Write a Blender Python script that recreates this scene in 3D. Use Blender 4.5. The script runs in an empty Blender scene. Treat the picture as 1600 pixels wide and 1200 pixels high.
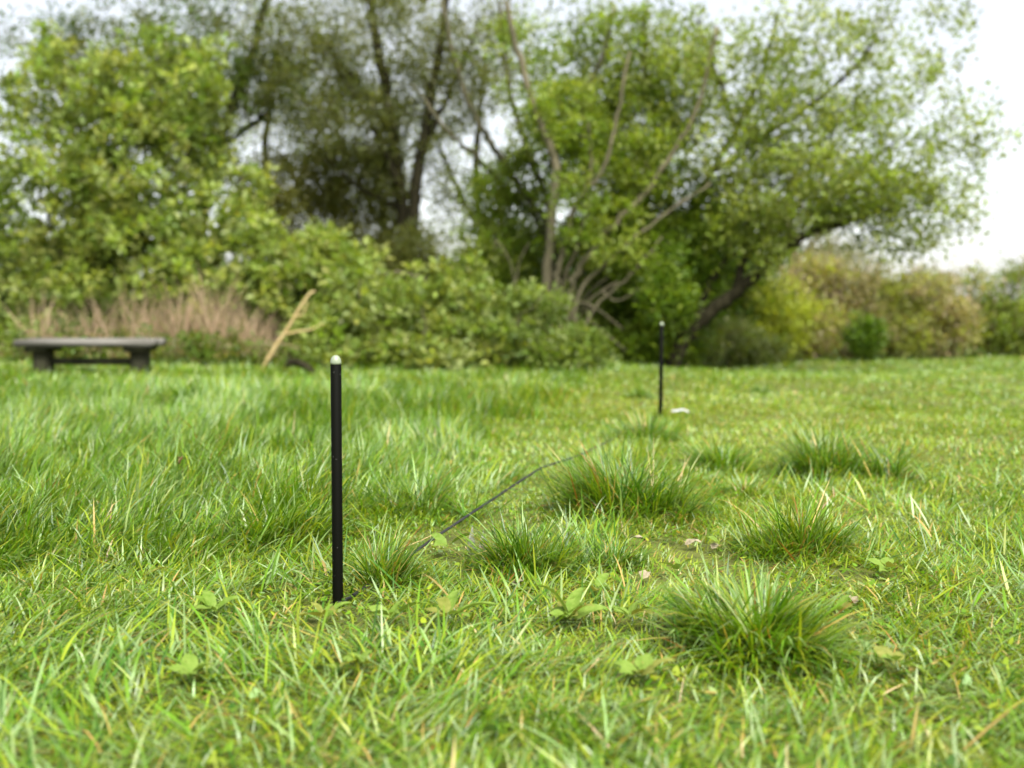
import bpy, math, random
import numpy as np

# ------------------------------------------------------------------ camera, sky, sun, exposure
S = bpy.context.scene
COL = S.collection
FPX = 1667.0                      # focal length in pixels of the 1600 px wide frame (50 mm on a 48 mm wide frame)
CAM_H = 0.787
PITCH = math.atan(129.0 / FPX)

cam_d = bpy.data.cameras.new('camera')
cam_d.sensor_fit = 'HORIZONTAL'; cam_d.sensor_width = 48.0; cam_d.lens = 50.0
cam_d.clip_start = 0.05; cam_d.clip_end = 2000.0
cam_d.dof.use_dof = True; cam_d.dof.focus_distance = 3.05; cam_d.dof.aperture_fstop = 2.3
cam_d.dof.aperture_blades = 0
cam = bpy.data.objects.new('camera', cam_d); COL.objects.link(cam)
cam.location = (0, 0, CAM_H); cam.rotation_euler = (math.pi / 2 - PITCH, 0, 0)
S.camera = cam

SUN_EL, SUN_AZ = math.radians(57), math.radians(155)     # azimuth measured from +Y towards +X: high, behind and right
W = bpy.data.worlds.new('World'); S.world = W; W.use_nodes = True
nt = W.node_tree; nt.nodes.clear()
wo = nt.nodes.new('ShaderNodeOutputWorld'); bg = nt.nodes.new('ShaderNodeBackground')
sky = nt.nodes.new('ShaderNodeTexSky'); sky.sky_type = 'NISHITA'; sky.sun_disc = False
sky.sun_elevation = SUN_EL; sky.sun_rotation = SUN_AZ
sky.air_density = 1.0; sky.dust_density = 1.2; sky.ozone_density = 1.0
hs = nt.nodes.new('ShaderNodeHueSaturation'); hs.inputs['Saturation'].default_value = 0.28; hs.inputs['Value'].default_value = 0.74
nt.links.new(sky.outputs[0], hs.inputs['Color']); nt.links.new(hs.outputs[0], bg.inputs['Color'])
bg.inputs['Strength'].default_value = 0.05
nt.links.new(bg.outputs[0], wo.inputs['Surface'])

sun_d = bpy.data.lights.new('sun', 'SUN'); sun_d.energy = 1.5; sun_d.angle = math.radians(50)
sun_d.color = (1.0, 0.97, 0.92)
sun = bpy.data.objects.new('sun', sun_d); COL.objects.link(sun)
sun.rotation_euler = (math.pi / 2 - SUN_EL, 0, math.pi - SUN_AZ)

S.render.engine = 'CYCLES'
S.view_settings.view_transform = 'Standard'; S.view_settings.look = 'None'
S.view_settings.gamma = 1.0; S.view_settings.use_curve_mapping = False
S.view_settings.exposure = 2.8
S.cycles.use_denoising = True
S.cycles.max_bounces = 8; S.cycles.transmission_bounces = 6; S.cycles.diffuse_bounces = 5

# ------------------------------------------------------------------ helpers
rng = np.random.default_rng(7)
cp, sp = math.cos(PITCH), math.sin(PITCH)

def ray(px, py):
    a, b = (px - 800) / FPX, -(py - 600) / FPX
    return np.array([a, cp + b * sp, -sp + b * cp])

def at(px, py, Y):                       # the point of the place seen there at depth Y
    d = ray(px, py); k = Y / d[1]
    return np.array([d[0] * k, Y, CAM_H + d[2] * k])

def gnd(px, py):
    d = ray(px, py); k = CAM_H / -d[2]
    p = d * k; p[2] = 0; return p

_perm = rng.random((256, 256))
def vnoise(x, y, s, seed=0):             # smooth value noise, 0..1
    x = np.asarray(x) / s + 37.3 * seed + 1000; y = np.asarray(y) / s + 91.7 * seed + 1000
    i, j = np.floor(x).astype(int), np.floor(y).astype(int)
    fx, fy = x - i, y - j
    fx, fy = fx * fx * (3 - 2 * fx), fy * fy * (3 - 2 * fy)
    g = lambda a, b: _perm[a % 256, b % 256]
    return (g(i, j) * (1 - fx) + g(i + 1, j) * fx) * (1 - fy) + (g(i, j + 1) * (1 - fx) + g(i + 1, j + 1) * fx) * fy

def sst(x, a, b):
    t = np.clip((np.asarray(x, float) - a) / (b - a), 0, 1); return t * t * (3 - 2 * t)

P1 = gnd(528, 948); P2 = gnd(1032, 652)

def terrain(x, y):
    x = np.asarray(x, float); y = np.asarray(y, float)
    z = (vnoise(x, y, 0.45, 1) - .5) * .028 + (vnoise(x, y, 1.6, 2) - .5) * .06
    z = z * sst(y, 2.9, 4.5) * (1 - .8 * np.exp(-((x - P2[0]) ** 2 + (y - P2[1]) ** 2) / .5))
    z += .10 * sst(-x, 1.9, 4.0) * sst(y, 8.5, 12.5)                      # bank below the reeds
    z -= .21 * sst(x, .8, 3.0) * sst(y, 10.5, 16.0)                      # field dips a little before the far hedge
    z = z * (1 - sst(np.hypot(x, y), 40, 80))
    return z

def mesh_np(name, V, F, col=None, smooth=True):
    V = np.asarray(V, np.float32); F = np.asarray(F, np.int32); n, k = F.shape
    me = bpy.data.meshes.new(name)
    me.vertices.add(len(V)); me.vertices.foreach_set('co', V.ravel())
    me.loops.add(n * k); me.loops.foreach_set('vertex_index', F.ravel())
    me.polygons.add(n); me.polygons.foreach_set('loop_start', np.arange(0, n * k, k, dtype=np.int32))
    if smooth: me.polygons.foreach_set('use_smooth', np.ones(n, bool))
    if col is not None:
        a = me.color_attributes.new('Col', 'FLOAT_COLOR', 'POINT')
        c = np.ones((len(V), 4), np.float32); c[:, :3] = col
        a.data.foreach_set('color', c.ravel())
    me.update(); me.validate()
    return me

def tag(o, label=None, cat=None, group=None, kind=None):
    for k, v in (('label', label), ('category', cat), ('group', group), ('kind', kind)):
        if v: o[k] = v
    return o

def obj(name, me, mat, parent=None, kind=None, loc=None):
    o = bpy.data.objects.new(name, me); COL.objects.link(o)
    if mat is not None and not me.materials: me.materials.append(mat)
    if parent is not None: o.parent = parent
    if loc is not None: o.location = loc
    if kind: o['kind'] = kind
    return o

def thing(name, label, cat, loc, group=None, rz=0):
    o = bpy.data.objects.new(name, None); COL.objects.link(o)
    o.empty_display_size = .1; o.location = [float(v) for v in loc]; o.rotation_euler = (0, 0, rz)
    return tag(o, label, cat, group)

def part(name, V, F, mat, parent, col=None, kind=None, smooth=True):   # world-space vertices under a thing
    V = np.asarray(V, float) - np.array(parent.location)
    return obj(name, mesh_np(name, V, F, col, smooth), mat, parent, kind)

def join(lst):
    Vs, Fs, Cs, o = [], [], [], 0
    for t in lst:
        Vs.append(t[0]); Fs.append(np.asarray(t[1]) + o); o += len(t[0])
        if len(t) > 2: Cs.append(t[2])
    return (np.concatenate(Vs), np.concatenate(Fs)) + ((np.concatenate(Cs),) if Cs else ())

def catmull(P, m=5):
    P = np.asarray(P, float)
    if len(P) < 3: return np.array([P[0] + (P[-1] - P[0]) * t for t in np.linspace(0, 1, m + 1)])
    Q = np.vstack([2 * P[0] - P[1], P, 2 * P[-1] - P[-2]]); out = []
    for i in range(1, len(Q) - 2):
        a, b, c, d = Q[i - 1:i + 3]
        for t in np.arange(m) / m:
            out.append(.5 * ((2 * b) + (c - a) * t + (2 * a - 5 * b + 4 * c - d) * t * t + (3 * b - a - 3 * c + d) * t ** 3))
    out.append(P[-1]); return np.array(out)

def tube(P, R, n=8, rough=0.0):
    P = np.asarray(P, float); R = np.broadcast_to(np.asarray(R, float), (len(P),)).copy()
    T = np.gradient(P, axis=0); T /= np.linalg.norm(T, axis=1, keepdims=True) + 1e-9
    ref = np.where(np.abs(T[:, 2:3]) < .9, np.array([[0, 0, 1.]]), np.array([[1., 0, 0]]))
    A = np.cross(T, ref); A /= np.linalg.norm(A, axis=1, keepdims=True); B = np.cross(T, A)
    for i in range(1, len(A)):                                    # keep the frame from flipping
        if A[i] @ A[i - 1] < 0: A[i] *= -1; B[i] *= -1
    th = np.arange(n) * 2 * math.pi / n
    rr = R[:, None] * (1 + rough * (rng.random((len(P), n)) - .5))
    V = (P[:, None] + rr[..., None] * (np.cos(th)[None, :, None] * A[:, None] + np.sin(th)[None, :, None] * B[:, None])).reshape(-1, 3)
    i = np.arange(len(P) - 1)[:, None] * n; j = np.arange(n)[None]; k = (j + 1) % n
    a, b, c, d = i + j, i + k, i + n + k, i + n + j
    F = np.concatenate([np.stack([a, b, c], -1).reshape(-1, 3), np.stack([a, c, d], -1).reshape(-1, 3)])
    V = np.vstack([V, P[0], P[-1]]); e = len(V); l = (len(P) - 1) * n; jj = np.arange(n); kk = (jj + 1) % n
    F = np.vstack([F, np.stack([kk, jj, np.full(n, e - 2)], -1), np.stack([l + jj, l + kk, np.full(n, e - 1)], -1)])
    return V, F

def lathe(prof, n=24):                     # (radius, z) profile around the z axis
    th = np.arange(n) * 2 * math.pi / n; V = []; F = []
    for r, z in prof: V += [(r * math.cos(t), r * math.sin(t), z) for t in th]
    for i in range(len(prof) - 1):
        for j in range(n):
            k = (j + 1) % n; a, b, c, d = i * n + j, i * n + k, (i + 1) * n + k, (i + 1) * n + j
            F += [(a, b, c), (a, c, d)]
    return np.array(V), np.array(F)

def box(c, s, bev=.01, jit=0.0):           # a box with chamfered edges, as triangles
    import bmesh
    bm = bmesh.new(); bmesh.ops.create_cube(bm, size=1)
    for v in bm.verts: v.co = (v.co.x * s[0] + c[0] + random.uniform(-jit, jit), v.co.y * s[1] + c[1] + random.uniform(-jit, jit), v.co.z * s[2] + c[2] + random.uniform(-jit, jit))
    if bev: bmesh.ops.bevel(bm, geom=bm.edges[:], offset=bev, segments=2, affect='EDGES')
    bmesh.ops.triangulate(bm, faces=bm.faces[:])
    bm.verts.ensure_lookup_table(); bm.verts.index_update()
    r = np.array([v.co[:] for v in bm.verts]), np.array([[v.index for v in f.verts] for f in bm.faces]); bm.free(); return r

# ------------------------------------------------------------------ materials
def nodes(name):
    m = bpy.data.materials.new(name); m.use_nodes = True
    t = m.node_tree; return m, t, t.nodes['Principled BSDF'], t.nodes['Material Output']

def leaf_mat(name, rough=.45, trans=.4, spec=.5, tint=(1.25, 1.25, .45)):
    """per-leaf colour from the mesh, light through the blade, a waxy sheen"""
    m, t, b, out = nodes(name)
    at_ = t.nodes.new('ShaderNodeAttribute'); at_.attribute_name = 'Col'
    b.inputs['Roughness'].default_value = rough; b.inputs['Specular IOR Level'].default_value = spec
    t.links.new(at_.outputs['Color'], b.inputs['Base Color'])
    mul = t.nodes.new('ShaderNodeMix'); mul.data_type = 'RGBA'; mul.blend_type = 'MULTIPLY'; mul.inputs[0].default_value = 1
    t.links.new(at_.outputs['Color'], mul.inputs[6]); mul.inputs[7].default_value = (*tint, 1)
    tr = t.nodes.new('ShaderNodeBsdfTranslucent'); t.links.new(mul.outputs[2], tr.inputs['Color'])
    mx = t.nodes.new('ShaderNodeMixShader'); mx.inputs[0].default_value = trans
    t.links.new(b.outputs[0], mx.inputs[1]); t.links.new(tr.outputs[0], mx.inputs[2]); t.links.new(mx.outputs[0], out.inputs['Surface'])
    return m

def noise_mat(name, c1, c2, scale=8, rough=.8, bump=.4, bscale=30, stretch=(1, 1, 1), c3=None, spec=.3):
    m, t, b, out = nodes(name)
    tc = t.nodes.new('ShaderNodeTexCoord'); mp = t.nodes.new('ShaderNodeMapping'); mp.inputs['Scale'].default_value = stretch
    t.links.new(tc.outputs['Object'], mp.inputs['Vector'])
    n = t.nodes.new('ShaderNodeTexNoise'); n.inputs['Scale'].default_value = scale; n.inputs['Detail'].default_value = 6
    t.links.new(mp.outputs[0], n.inputs['Vector'])
    r = t.nodes.new('ShaderNodeValToRGB'); r.color_ramp.elements[0].position = .35; r.color_ramp.elements[1].position = .65
    r.color_ramp.elements[0].color = (*c1, 1); r.color_ramp.elements[1].color = (*c2, 1)
    if c3: e = r.color_ramp.elements.new(.8); e.color = (*c3, 1)
    t.links.new(n.outputs[0], r.inputs[0]); t.links.new(r.outputs[0], b.inputs['Base Color'])
    n2 = t.nodes.new('ShaderNodeTexNoise'); n2.inputs['Scale'].default_value = bscale; n2.inputs['Detail'].default_value = 8
    t.links.new(mp.outputs[0], n2.inputs['Vector'])
    bp = t.nodes.new('ShaderNodeBump'); bp.inputs['Strength'].default_value = bump; bp.inputs['Distance'].default_value = .02
    t.links.new(n2.outputs[0], bp.inputs['Height']); t.links.new(bp.outputs[0], b.inputs['Normal'])
    b.inputs['Roughness'].default_value = rough; b.inputs['Specular IOR Level'].default_value = spec
    return m

M_grass = leaf_mat('grass_blade', .32, .36, .6)
M_leaf = leaf_mat('tree_leaf', .5, .5, .4)
M_reed = leaf_mat('dry_reed', .7, .3, .2, (1.1, 1, .8))
M_soil = noise_mat('soil_and_thatch', (.060, .070, .012), (.115, .130, .020), 9, .95, .8, 60, c3=(.13, .10, .05))
M_bark_dark = noise_mat('dark_bark', (.010, .009, .004), (.028, .025, .013), 14, .95, .8, 40, (1, 1, .3), spec=.08)
M_bark_olive = noise_mat('mossy_bark', (.040, .042, .016), (.09, .080, .045), 12, .9, .7, 40, (1, 1, .3))
M_bark_pale = noise_mat('pale_bark', (.062, .058, .028), (.125, .108, .062), 12, .85, .6, 40, (1, 1, .3))
M_deadwood = noise_mat('stripped_dead_wood', (.34, .25, .10), (.46, .36, .17), 10, .75, .4, 30)
M_twig = noise_mat('twig_bark', (.07, .058, .03), (.13, .105, .06), 6, .9, .2, 20)
M_twig_tan = noise_mat('bare_twig', (.17, .125, .075), (.27, .20, .12), 6, .9, .2, 20)
M_bench = noise_mat('weathered_grey_timber', (.085, .08, .065), (.17, .16, .14), 9, .85, .5, 40, (.15, 1, 1))
M_bench_leg = noise_mat('dark_timber', (.02, .02, .01), (.05, .048, .025), 9, .9, .5, 40, (1, 1, .3))  # plain timber, darker than the seat planks, for legs, brackets and stretcher
M_stalk = noise_mat('brown_dock_stalk', (.07, .028, .012), (.14, .06, .025), 60, .8, .4, 90)
M_cord = noise_mat('black_braided_cord', (.012, .012, .014), (.035, .035, .04), 300, .55, .6, 500)
M_white = noise_mat('white_plastic', (.34, .34, .34), (.50, .50, .49), 30, .4, .1, 60)

def post_mat():
    m, t, b, out = nodes('black_powder_coat')
    tc = t.nodes.new('ShaderNodeTexCoord')
    v = t.nodes.new('ShaderNodeTexVoronoi'); v.inputs['Scale'].default_value = 95
    t.links.new(tc.outputs['Object'], v.inputs['Vector'])
    n = t.nodes.new('ShaderNodeTexNoise'); n.inputs['Scale'].default_value = 40; t.links.new(tc.outputs['Object'], n.inputs['Vector'])
    lt = t.nodes.new('ShaderNodeMath'); lt.operation = 'LESS_THAN'; lt.inputs[1].default_value = .10; t.links.new(v.outputs['Distance'], lt.inputs[0])
    gt = t.nodes.new('ShaderNodeMath'); gt.operation = 'GREATER_THAN'; gt.inputs[1].default_value = .60; t.links.new(n.outputs[0], gt.inputs[0])
    mu = t.nodes.new('ShaderNodeMath'); mu.operation = 'MULTIPLY'; t.links.new(lt.outputs[0], mu.inputs[0]); t.links.new(gt.outputs[0], mu.inputs[1])
    mx = t.nodes.new('ShaderNodeMix'); mx.data_type = 'RGBA'; mx.inputs[6].default_value = (.0022, .0024, .0012, 1); mx.inputs[7].default_value = (.12, .12, .11, 1)
    t.links.new(mu.outputs[0], mx.inputs[0]); t.links.new(mx.outputs[2], b.inputs['Base Color'])
    b.inputs['Roughness'].default_value = .6; b.inputs['Specular IOR Level'].default_value = .06
    return m
M_post = post_mat()

def cap_mat():
    m, t, b, out = nodes('milky_plastic_cap')
    b.inputs['Base Color'].default_value = (.22, .255, .17, 1); b.inputs['Roughness'].default_value = .35
    b.inputs['Subsurface Weight'].default_value = .4; b.inputs['Subsurface Radius'].default_value = (.01, .01, .008)
    return m
M_cap = cap_mat()

def broadleaf_mat(name, c1, c2, vein):
    m = noise_mat(name, c1, c2, 60, .6, .25, 120, spec=.22)
    t = m.node_tree; b = t.nodes['Principled BSDF']; out = t.nodes['Material Output']
    tr = t.nodes.new('ShaderNodeBsdfTranslucent'); tr.inputs['Color'].default_value = (*vein, 1)
    mx = t.nodes.new('ShaderNodeMixShader'); mx.inputs[0].default_value = .25
    t.links.new(b.outputs[0], mx.inputs[1]); t.links.new(tr.outputs[0], mx.inputs[2]); t.links.new(mx.outputs[0], out.inputs['Surface'])
    return m
M_weed = broadleaf_mat('weed_leaf', (.11, .19, .018), (.17, .25, .04), (.22, .32, .03))
M_weed2 = broadleaf_mat('yellowing_weed_leaf', (.14, .165, .022), (.21, .22, .045), (.30, .30, .03))
M_dead = noise_mat('dead_leaf', (.17, .14, .085), (.28, .24, .15), 40, .8, .5, 90)

# ------------------------------------------------------------------ ground sheet
def axis(lo, hi, dense_lo, dense_hi, step, mid_lo, mid_hi, mstep):
    a = np.concatenate([np.geomspace(1, abs(lo - mid_lo) + 1, 14)[::-1] * -1 + 1 + mid_lo, np.arange(mid_lo + mstep, dense_lo, mstep),
                        np.arange(dense_lo, dense_hi, step), np.arange(dense_hi, mid_hi, mstep), np.geomspace(1, hi - mid_hi + 1, 14) - 1 + mid_hi])
    return np.unique(np.round(a, 4))
gx = axis(-600, 600, -4, 4, .1, -14, 14, .4); gy = axis(-300, 900, 1, 9, .1, -4, 28, .4)
GX, GY = np.meshgrid(gx, gy); nx_, ny_ = len(gx), len(gy)
Vg = np.stack([GX, GY, terrain(GX, GY)], -1).reshape(-1, 3)
ii = (np.arange(ny_ - 1)[:, None] * nx_ + np.arange(nx_ - 1)[None]).ravel()
ground = obj('ground', mesh_np('ground', Vg, np.stack([ii, ii + 1, ii + nx_ + 1, ii + nx_], -1)), M_soil, kind='structure')
ground['label'] = 'grassy field with thin soil showing between blades'

# ------------------------------------------------------------------ grass blades
def blades(root, az, L, w, th0, curl, nseg=3, twist=0.0):
    N = len(root); pos = np.array(root, float); pts = [pos.copy()]
    for k in range(nseg):
        th = th0 + curl * ((k + .5) / nseg) ** 1.3
        d = np.stack([np.sin(th) * np.cos(az), np.sin(th) * np.sin(az), np.cos(th)], -1)
        pos = pos + d * (L / nseg)[:, None]; pts.append(pos.copy())
    a2 = az + twist
    side = np.stack([-np.sin(a2), np.cos(a2), np.zeros(N)], -1)
    prof = {2: (.9, .8), 3: (.8, 1, .75), 4: (.75, 1, .95, .65)}[nseg]
    Vl = []
    for k in range(nseg):
        h = side * (w * prof[k] * .5)[:, None]; Vl += [pts[k] - h, pts[k] + h]
    Vl.append(pts[nseg]); m = 2 * nseg + 1
    V = np.stack(Vl, 1).reshape(-1, 3)
    f = []
    for k in range(nseg - 1):
        a = 2 * k; f += [(a, a + 1, a + 3), (a, a + 3, a + 2)]
    f.append((2 * nseg - 2, 2 * nseg - 1, 2 * nseg))
    F = (np.array(f)[None] + (np.arange(N) * m)[:, None, None]).reshape(-1, 3)
    return V, F, m

G_DEEP = np.array([.046, .125, .006]); G_MID = np.array([.126, .244, .010]); G_YEL = np.array([.235, .302, .014])
G_PALE = np.array([.220, .315, .105]); G_STRAW = np.array([.42, .30, .085]); G_RUST = np.array([.30, .13, .03])  # G_PALE: pale green blades, with silvery sky sheen put into the colour

def mixcol(n, w):                          # w: (n,6) weights for the six blade colours, picked per blade
    pal = np.stack([G_DEEP, G_MID, G_YEL, G_PALE, G_STRAW, G_RUST])
    cw = np.cumsum(w / w.sum(1, keepdims=True), 1); u = rng.random((n, 1))
    c = pal[np.argmax(u < cw, 1)]
    return c * rng.uniform(.75, 1.25, (n, 1)) * rng.uniform(.92, 1.08, (n, 3))

BARE = [(gnd(1075, 862), .20), (gnd(1010, 912), .10), (gnd(1185, 925), .12), (gnd(1150, 882), .26), (gnd(740, 905), .08), (gnd(1040, 800), .12), (gnd(1330, 900), .1)]
YELL = [(gnd(1180, 870), .45), (gnd(1060, 830), .35), (gnd(950, 930), .3), (gnd(1300, 800), .5), (gnd(1200, 700), .9), (gnd(1000, 630), 1.2), (gnd(1150, 650), .9), (gnd(1330, 660), .9), (gnd(1100, 640), 1.0), (gnd(1390, 700), .5)]
CA, CB = P1[:2], P2[:2]
def cord_far(x, y):                        # uncut strip where the cord sinks into the grass
    d = (CB - CA); L = np.hypot(*d); d = d / L; n = np.array([d[1], -d[0]])
    s = (x - CA[0]) * d[0] + (y - CA[1]) * d[1]; e = (x - CA[0]) * n[0] + (y - CA[1]) * n[1]
    return sst(s, 2.35, 2.7) * (1 - .6 * sst(s, 3.6, 4.6)) * (1 - sst(np.abs(e - .10), .12, .26))
def cord_near(x, y):                       # trodden strip along the cord
    d = (CB - CA); L = np.hypot(*d); d = d / L; n = np.array([d[1], -d[0]])
    s = (x - CA[0]) * d[0] + (y - CA[1]) * d[1]; e = (x - CA[0]) * n[0] + (y - CA[1]) * n[1]
    return sst(s, .30, .6) * (1 - sst(s, 2.2, 2.7)) * (1 - sst(np.abs(e - .10), .14, .28))

TUSS = [
    (985, 808, 255, 98, 2700, 'broad dark tussock with rusty tips propping up the end of the cord', .7, 1.1, .16, None),
    (1248, 862, 230, 96, 1500, 'loose grey green tussock with straw blades beside yellow mossy patch', .35, 1.1, .14, None),
    (1192, 1018, 215, 120, 1700, 'lush bright upright tussock in front of the mossy bare patch', .2, 1.5, .06, None),
    (822, 893, 165, 90, 1500, 'dense tussock beside the two withered upright leaves', .8, 1.0, .12, None),
    (1292, 740, 180, 72, 1400, 'wide dark tussock on the open turf, largest beyond the loose straw tussock', .8, 1.4, .08, None),
    (1125, 732, 118, 58, 850, 'small spiky tussock standing alone between two larger ones', .6, 1.4, .06, None),
    (1012, 692, 98, 52, 900, 'small dark tussock right at the foot of the far post', .9, 1.6, .10, None),
    (655, 806, 150, 78, 700, 'soft green tussock in long grass just behind the cord', .6, 1.1, .05, None),
    (600, 912, 150, 76, 600, 'tangled tussock hiding the cord close to the near post', .6, 1.0, .12, .3),
    (680, 700, 72, 44, 600, 'small dark tuft in the long grass well behind the cord', .9, 1.6, .03, None),
    (955, 886, 80, 55, 450, 'thin low tuft on trodden turf next to the dense tussock', .7, 1.0, .12, None),
    (1190, 611, 46, 16, 260, 'tiny dark green tuft on the far turf beyond the far post', .9, 2.2, .02, None),
    (1000, 618, 46, 16, 260, 'flat dark tuft on the far turf just behind the far post', .9, 2.2, .02, None),
    (1362, 640, 50, 16, 240, 'yellowish tuft on the far open turf towards the pale hedge', .3, 2.2, .2, None),
    (290, 640, 105, 40, 500, 'dark leafy tuft in the long grass near the bench', 1.2, 2.2, .0, None),
    (380, 655, 70, 34, 380, 'small deep green tuft in the long grass beside a leafy one', 1.2, 2.0, .0, None),
    (262, 770, 170, 70, 900, 'combed clump of long grass around the brown dock stalk', .5, 1.2, .03, -.6),
    (430, 850, 190, 80, 1100, 'long bright grass clump lying over behind the near post', .35, 1.2, .04, -.5),
    (1160, 775, 90, 34, 350, 'low reddish tuft between the broad dark and loose straw tussocks', .5, 1.2, .3, None),
]
WEEDS = [
    (890, 985, 11, 1.1, 'largest leafy dock rosette in the trodden turf beyond the lush tussock'),
    (700, 985, 6, 1.0, 'flat wide-leaved weed between the near post and the dock rosette'),
    (930, 940, 5, .75, 'small ragged weed behind the dock rosette'),
    (508, 985, 5, .8, 'small yellowing weed at the foot of the near post'),
    (228, 915, 1, .95, 'single broad bright leaf rising from long grass beside the trodden strip'),
    (335, 975, 6, .8, 'low dark half-covered weed in trodden grass below the lying clump'),
    (1385, 905, 5, .85, 'round-leaved weed on the trodden turf past the lush tussock'),
    (1310, 975, 6, .8, 'flat pale plantain rosette beside the lush tussock'),
    (1125, 866, 2, .85, 'weed with two pale leaves beside the bare soil'),
    (1285, 860, 5, .7, 'yellow green weed at the edge of the loose straw tussock'),
    (700, 872, 3, 1.0, 'long dark arching leaves under the cord by the withered leaves'),
    (880, 905, 5, .7, 'small weed pressed against the dense tussock'),
    (610, 985, 5, .85, 'small weed between the near post and the flat wide-leaved weed'),
    (985, 985, 5, .8, 'spreading weed beside the dock rosette and lush tussock'),
    (1060, 905, 4, .6, 'tiny weed beside a brown dead leaf'),
    (980, 800, 6, .6, 'round-leaved clover patch at the front of the broad dark tussock'),
    (640, 800, 3, .9, 'pale flat leaf in the soft green tussock'),
    (1000, 1075, 7, .9, 'plantain rosette in the turf in front of the dock'),
    (560, 1060, 6, .9, 'plantain rosette in the turf in front of the near post'),
    (300, 1080, 6, .8, 'plantain rosette in the long combed turf ahead of the dark weed'),
    (1400, 1060, 6, .85, 'wide plantain rosette in the turf in front of the round-leaved weed'),
]
TB = [(gnd(q[0], q[1]), q[2] / FPX * gnd(q[0], q[1])[1] * .5) for q in TUSS]; WB = [gnd(q[0], q[1]) for q in WEEDS]

def zones(x, y):
    wob = (vnoise(x, y, .5, 5) - .5) * .5
    lush = sst(-.50 + (y - 4) * .20 - x + wob, -.1, .35) * sst(y + wob, 2.75, 3.35) * (1 - .45 * sst(y, 7.5, 10))
    edge = sst(y - .12 * np.abs(x) + wob, 11.3, 12.2)
    clump = vnoise(x, y, .16, 3); big = vnoise(x, y, .55, 4)
    return lush, edge, clump, big

def sample(y0, y1, dens, k=.5, mg=.5, xlo=None):
    A = (y1 - y0) * 2 * (k * y1 + mg); n = int(A * dens)
    y = rng.uniform(y0, y1, n); x = rng.uniform(-1, 1, n) * (k * y1 + mg)
    keep = np.abs(x) < k * y + mg
    if xlo is not None: keep &= x > xlo
    return x[keep], y[keep]

def lawn(y0, y1, dens, nseg, wmul, xlo=None):
    x, y = sample(y0, y1, dens, xlo=xlo)
    lush, edge, clump, big = zones(x, y)
    bare = np.zeros(len(x))
    for c, r in BARE: bare = np.maximum(bare, np.exp(-((x - c[0]) ** 2 + (y - c[1]) ** 2) / r ** 2))
    keep = rng.random(len(x)) > bare * .8
    x, y, lush, edge, clump, big, bare = [a[keep] for a in (x, y, lush, edge, clump, big, bare)]
    N = len(x)
    yell = np.zeros(N)
    for c, r in YELL: yell = np.maximum(yell, np.exp(-((x - c[0]) ** 2 + (y - c[1]) ** 2) / r ** 2))
    fore = 1 - sst(y, 2.7, 3.5)
    L = .020 + .026 * clump + .018 * big + lush * (.040 + .145 * clump ** 1.4 + .05 * big) + edge * .03 + fore * (.022 + .030 * clump)
    L *= rng.uniform(.55, 1.35, N) * (1 - .5 * bare) * (1 - .45 * cord_near(x, y))
    L += .09 * cord_far(x, y) * rng.uniform(.5, 1.2, N)
    tb = np.zeros(N)
    for c, r in TB: tb = np.maximum(tb, np.exp(-((x - c[0]) ** 2 + (y - c[1]) ** 2) / (1.15 * r) ** 2))
    L += (.018 + .02 * clump) * tb * (1 - .6 * lush)
    for c in WB: L *= 1 - .35 * np.exp(-((x - c[0]) ** 2 + (y - c[1] + .05) ** 2) / .08 ** 2)
    L *= 1 - .62 * np.exp(-(((x - P1[0]) / .16) ** 2 + ((y - P1[1] + .12) / .24) ** 2))
    w = rng.uniform(.0024, .0064, N) * wmul * (1 + .2 * lush) * (1 - .25 * yell)
    flow = vnoise(x, y, .7, 6) * 5 - 2.6 + (vnoise(x, y, .2, 7) - .5) * 2.5         # combed direction of the lying grass
    loose = rng.uniform(-math.pi, math.pi, N)
    comb = rng.random(N) < (.35 + .35 * lush)
    az = np.where(comb, flow + rng.normal(0, .5, N), loose)
    th0 = np.abs(rng.normal(.25, .3, N)) + fore * rng.uniform(0, 1.1, N) + .6 * (1 - lush) * rng.random(N)
    curl = rng.uniform(.2, 1.5, N)
    o = np.ones(N)
    wts = np.stack([.22 + lush * (.15 + .9 * (1 - clump) ** 2) + .8 * edge, .9 * o + .4 * lush, .6 + 1.7 * yell + .35 * (1 - lush), .5 + .3 * lush + .35 * fore, .06 + .12 * fore + .25 * yell + .15 * bare - .02 * lush, .008 + .035 * yell + .04 * bare], 1)  # foreground gets more pale blades, painting highlights by colour
    V, F, m = blades(np.stack([x, y, terrain(x, y) - .006], -1), az, L, w, th0, curl, nseg, rng.normal(0, .6, N))
    return V, F, np.repeat(mixcol(N, wts), m, 0)

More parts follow.
